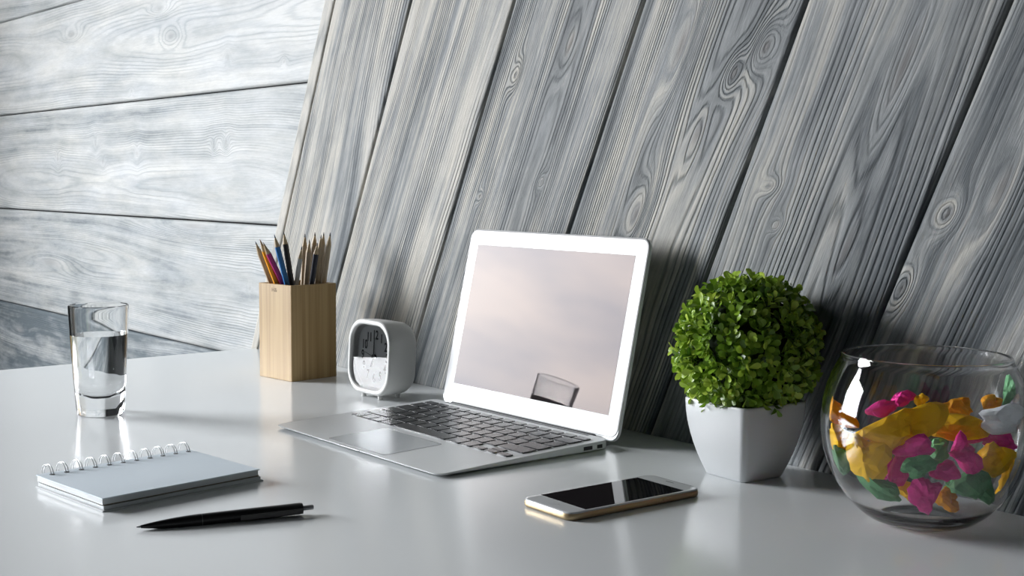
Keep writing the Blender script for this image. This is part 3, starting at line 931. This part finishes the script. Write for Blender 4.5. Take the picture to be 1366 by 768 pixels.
obj('stem', lathe(bmesh.new(), [(0, .06), (.006, .06), (.005, .09), (0, .09)], 12), mat('brown_stem', (.1, .06, .03), .8), plant)


def leaf_material():
    m, t, b = nodes('boxwood_leaf')
    a = N(t, 'ShaderNodeAttribute', attribute_name='leaf').outputs['Fac']
    c = ramp(t, a, [(0, (.05, .12, .012)), (.5, (.22, .38, .03)), (1, (.54, .68, .10))], 1.0)
    L(t, c, b.inputs['Base Color'])
    b.inputs['Roughness'].default_value = .32
    b.inputs['Specular IOR Level'].default_value = .5
    b.inputs['Subsurface Weight'].default_value = 0.0
    out = t.nodes['Material Output']
    tl = t.nodes.new('ShaderNodeBsdfTranslucent'); L(t, c, tl.inputs[0])
    mx = t.nodes.new('ShaderNodeMixShader'); mx.inputs[0].default_value = .22
    L(t, b.outputs[0], mx.inputs[1]); L(t, tl.outputs[0], mx.inputs[2]); L(t, mx.outputs[0], out.inputs[0])
    return m


rs = random.Random(11)
lv, lf, la = [], [], []
prof_l = [(0, .08), (.22, .32), (.5, .78), (.78, 1.0), (.94, .66), (1.0, .0)]
# the ball must stay off the wall
Rinv = Matrix.Rotation(.5998, 4, 'Z')
pc = Vector((.2301, 1.2457, 0))
def leaf(base, d, up, ln, wd, shade):
    d = d.normalized(); s = d.cross(up).normalized(); nrm = s.cross(d).normalized()
    i0 = len(lv)
    pts = []
    for q, w in prof_l:
        bend = -ln * .22 * q * q
        c = base + d * ln * q + nrm * bend
        for k in (-1, 0, 1):
            pts.append(c + s * (wd / 2 * w * k) + nrm * (abs(k) * wd * .13 * w))
    for p in pts:
        wpt = pc + (Rinv @ p)
        if (wpt - W0).dot(NV) > -.002: return
    for p in pts: lv.append(tuple(p)); la.append(shade)
    for r in range(len(prof_l) - 1):
        for k in range(2):
            a = i0 + r * 3 + k
            lf.append((a, a + 1, a + 4, a + 3))
nsp = 540
for i in range(nsp):
    zf = 1 - 2 * (i + .5) / nsp
    ph_ = i * 2.39996 + rs.uniform(-.15, .15)
    rr = math.sqrt(1 - zf * zf)
    q = Vector((rr * math.cos(ph_), rr * math.sin(ph_), zf + rs.uniform(-.03, .03))).normalized()
    lump = 1 + .075 * mnoise.noise(q * 3.1 + Vector((3, 1, 2)))
    rad = RBALL * lump * rs.uniform(.90, 1.05)
    c = Vector((0, 0, cz)) + q * (rad - .011)
    tdir = (q + Vector((rs.uniform(-.45, .45), rs.uniform(-.45, .45), rs.uniform(-.2, .5)))).normalized()
    side = tdir.cross(Vector((rs.uniform(-1, 1), rs.uniform(-1, 1), rs.uniform(-1, 1)))).normalized()
    tone = min(1, max(0, rs.gauss(.5, .22)))
    for pair in range(3):
        b0 = c + tdir * (.0035 * pair - .003)
        sd = (Matrix.Rotation(pair * 1.5 + rs.uniform(-.3, .3), 3, tdir) @ side)
        spread = (1.15, .85, .5)[pair]
        for sg in (-1, 1):
            d = (tdir + sd * sg * spread).normalized()
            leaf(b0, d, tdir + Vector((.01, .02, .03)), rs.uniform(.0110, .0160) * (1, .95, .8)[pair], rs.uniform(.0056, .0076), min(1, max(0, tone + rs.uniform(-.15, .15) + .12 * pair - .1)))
me = bpy.data.meshes.new('foliage'); me.from_pydata(lv, [], lf); me.materials.append(leaf_material())
me.polygons.foreach_set('use_smooth', [True] * len(lf))
aa = me.attributes.new('leaf', 'FLOAT', 'POINT'); aa.data.foreach_set('value', np.array(la, dtype=np.float32))
fo = bpy.data.objects.new('foliage', me); COL.objects.link(fo); fo.parent = plant

# ------------------------------------------------------------------ round glass bowl
BC = Vector((.351, 1.0745, T))
def br(z): return .086 * math.sqrt(max(0, 1 - ((z - .085) / .095) ** 2))
zs = [0.0012, .005, .012, .022, .034, .048, .062, .076, .09, .104, .116, .127, .136, .1405]
prof = [(0, .0012), (.024, .0012), (.026, .0), (.034, .0), (.0375, .0012)] + [(br(z), z) for z in zs[1:]]
prof += [(br(.1405) + .0002, .1425), (br(.1405) - .0006, .1438), (br(.1405) - .0020, .1440), (br(.1405) - .0030, .1428)]
prof += [(br(z) - .0024, z) for z in reversed(zs[2:-1])] + [(.034, .0090), (.022, .0072), (0, .0068)]
bowl = tag(obj('glass_bowl', lathe(bmesh.new(), prof, 96), M_BOWL, None, smooth=True, auto=60, loc=BC), 'round clear glass bowl filled with crumpled coloured paper at the right', 'bowl')


def crumple_mat(name, c):
    m, t, b = nodes(name)
    tc = t.nodes.new('ShaderNodeTexCoord')
    v = t.nodes.new('ShaderNodeTexVoronoi'); v.feature = 'DISTANCE_TO_EDGE'; v.inputs['Scale'].default_value = 75; L(t, tc.outputs['Object'], v.inputs[0])
    n = t.nodes.new('ShaderNodeTexNoise'); n.inputs['Scale'].default_value = 90; L(t, tc.outputs['Object'], n.inputs[0])
    h = math_n(t, 'MULTIPLY_ADD', n.outputs[0], .6, math_n(t, 'MULTIPLY', math_n(t, 'MINIMUM', v.outputs[0], .3), 3.0))
    bp = t.nodes.new('ShaderNodeBump'); bp.inputs['Strength'].default_value = .5; bp.inputs['Distance'].default_value = .0012
    L(t, h, bp.inputs['Height']); L(t, bp.outputs[0], b.inputs['Normal'])
    b.inputs['Base Color'].default_value = (*c, 1); b.inputs['Roughness'].default_value = .5; b.inputs['Specular IOR Level'].default_value = .2
    out = t.nodes['Material Output']
    tl = t.nodes.new('ShaderNodeBsdfTranslucent'); tl.inputs[0].default_value = (*c, 1)
    mx = t.nodes.new('ShaderNodeMixShader'); mx.inputs[0].default_value = .15
    L(t, b.outputs[0], mx.inputs[1]); L(t, tl.outputs[0], mx.inputs[2]); L(t, mx.outputs[0], out.inputs[0])
    return m


PAP = {'yellow': crumple_mat('yellow_paper', (1.0, .60, .012)), 'pink': crumple_mat('magenta_paper', (.88, .045, .36)),
       'green': crumple_mat('green_paper', (.16, .42, .20)), 'white': crumple_mat('white_paper', (.86, .9, .93)), 'orange': crumple_mat('orange_paper', (.98, .44, .012))}


def paper(col, label, px, py, wpx, hpx, D, ang=0, seed=0, thick=None, name='crumpled_paper'):
    rs = random.Random(seed * 13 + 5)
    c = at(px, py, D)
    sc_ = D / F_PX
    a, b_ = wpx * sc_ / 2 * 1.30, hpx * sc_ / 2 * 1.30
    th = thick if thick else min(a, b_) * .9
    bm = bmesh.new(); bmesh.ops.create_icosphere(bm, subdivisions=3, radius=1.0)
    planes = []
    for k in range(12):
        q = Vector((rs.gauss(0, 1), rs.gauss(0, 1), rs.gauss(0, 1))).normalized()
        planes.append((q, rs.uniform(.58, .95)))
    folds = [Vector((rs.gauss(0, 1), rs.gauss(0, 1), rs.gauss(0, 1))).normalized() for _ in range(2)]
    so = Vector((seed * 3.1, seed * 1.7, 0))
    dents = [(Vector((rs.gauss(0, 1), rs.gauss(0, 1), rs.gauss(0, 1))).normalized(), rs.uniform(.25, .5)) for _ in range(3)]
    ca, sa = math.cos(math.radians(ang)), math.sin(math.radians(ang))
    for v in bm.verts:
        q = v.co.normalized()
        r = 1.18
        wob_ = mnoise.noise_vector(q * 1.6 + so) * .35
        for pn, pdist in planes:
            dd = q.dot(pn)
            if dd > .05: r = min(r, pdist / dd)
        for dn, dw in dents:
            x = max(0, q.dot(dn) - (1 - dw)) / dw
            r *= 1 - .35 * x
        cellp = mnoise.cell_vector(q * 2.3 + so)
        for fn in folds:                       # sharp valleys where the sheet was folded
            r *= 1 - .26 * max(0, 1 - abs((q + wob_).normalized().dot(fn)) / .30)
        r *= 1.03 - .10 * abs(mnoise.noise(q * 3.0 + so))
        x, y, z = q.x * r * a, q.y * r * th, q.z * r * b_
        x, z = x * ca - z * sa, x * sa + z * ca
        p = c + Vector((x, y, z))
        # paper stays within the bowl
        for _ in range(2):
            zl = p.z - T
            if zl < .0095 + .0004 * (seed % 6): zl = .0095 + .0004 * (seed % 6); p.z = T + zl
            lim = br(zl) - .0042 if zl < .137 else .058
            if zl < .012: lim = min(lim, .032)
            lim -= .0007 * (seed % 6)
            rel = Vector((p.x - BC.x, p.y - BC.y, 0))
            if rel.length > lim:
                rel = rel.normalized() * lim; p.x = BC.x + rel.x; p.y = BC.y + rel.y
        v.co = p - c
    o = obj(name, bm, PAP[col], None, loc=c)
    tag(o, label, 'crumpled paper', 'crumpled papers in the glass bowl')
    return o


P_ = paper
P_('yellow', 'largest bright yellow crumpled paper, in the middle of the bowl', 1200, 572, 92, 50, 1.040, 28, 1)
P_('yellow', 'large yellow crumpled paper right of the biggest one, in shade', 1268, 569, 78, 44, 1.062, -4, 2)
P_('yellow', 'bright yellow crumpled paper ball low at the left front of the bowl', 1150, 607, 54, 56, 1.040, 0, 3)
P_('orange', 'small orange peak of paper above the shaded yellow paper', 1281, 545, 38, 26, 1.085, 10, 4)
P_('yellow', 'tiny yellow paper scrap touching the upper pink paper', 1228, 533, 18, 16, 1.075, 0, 5)
P_('yellow', 'golden crumpled paper below the pink paper at the right of the bowl', 1326, 612, 50, 42, 1.052, -8, 6)
P_('orange', 'small golden paper at the very bottom, right of the low pink ball', 1263, 667, 34, 28, 1.055, -35, 7)
P_('yellow', 'dark golden paper along the far right side of the glass', 1350, 636, 26, 46, 1.068, -25, 8)
P_('orange', 'orange paper strip pressed against the left side of the glass', 1118, 553, 46, 20, 1.075, -38, 9)
P_('yellow', 'pale yellow paper under the orange strip at the left glass side', 1117, 584, 34, 40, 1.070, 15, 10)
P_('orange', 'golden paper edge showing behind the white paper', 1322, 540, 28, 18, 1.095, 15, 11)
P_('pink', 'pink paper at the upper left, pointing left over the yellow one', 1176, 547, 38, 20, 1.068, 22, 12)
P_('pink', 'topmost pink paper next to the tiny yellow scrap', 1207, 532, 34, 24, 1.080, 25, 13)
P_('pink', 'pink paper in the middle of the bowl under the largest yellow', 1224, 601, 54, 34, 1.032, 14, 14)
P_('pink', 'upright pink paper between the yellow ball and the green scrap', 1200, 628, 28, 52, 1.038, -8, 15)
P_('pink', 'round pink paper ball lowest at the front of the bowl', 1233, 659, 40, 42, 1.022, 0, 16)
P_('pink', 'bright pink paper ball right of the middle green scrap', 1285, 604, 42, 40, 1.040, 10, 17)
P_('pink', 'pink paper wedge above the lowest pink ball on its right', 1264, 628, 40, 24, 1.030, 5, 18)
P_('pink', 'wide pink paper below the white paper at the right', 1338, 590, 56, 30, 1.068, -10, 19)
P_('pink', 'dark pink paper tucked under the shaded yellow paper', 1293, 583, 30, 22, 1.066, 0, 20)
P_('green', 'green paper scrap in the centre in front of the pink papers', 1230, 622, 46, 26, 1.018, 18, 21)
P_('green', 'long green paper lying low along the left front glass', 1172, 646, 78, 26, 1.034, -32, 22)
P_('green', 'dark green paper low at the right of the bowl', 1301, 645, 48, 46, 1.045, 20, 23)
P_('green', 'green paper left of the yellow ball against the glass', 1124, 616, 20, 40, 1.062, 22, 24)
P_('green', 'green paper sticking up highest at the right side of the bowl', 1350, 517, 20, 38, 1.078, -8, 25)
P_('white', 'only white crumpled paper, on top at the right of the bowl', 1331, 560, 56, 36, 1.050, 4, 26)
P_('green', 'green paper half hidden behind the middle pink papers', 1252, 600, 34, 34, 1.075, 0, 27)
P_('yellow', 'yellow paper half hidden low behind the green centre scrap', 1215, 655, 34, 24, 1.062, 10, 28)
P_('pink', 'dark magenta paper low between the yellow ball and the pink ones', 1180, 622, 26, 34, 1.060, 0, 29)
P_('green', 'small green paper between the lowest pink ball and the dark green one', 1276, 645, 26, 30, 1.060, 0, 30)
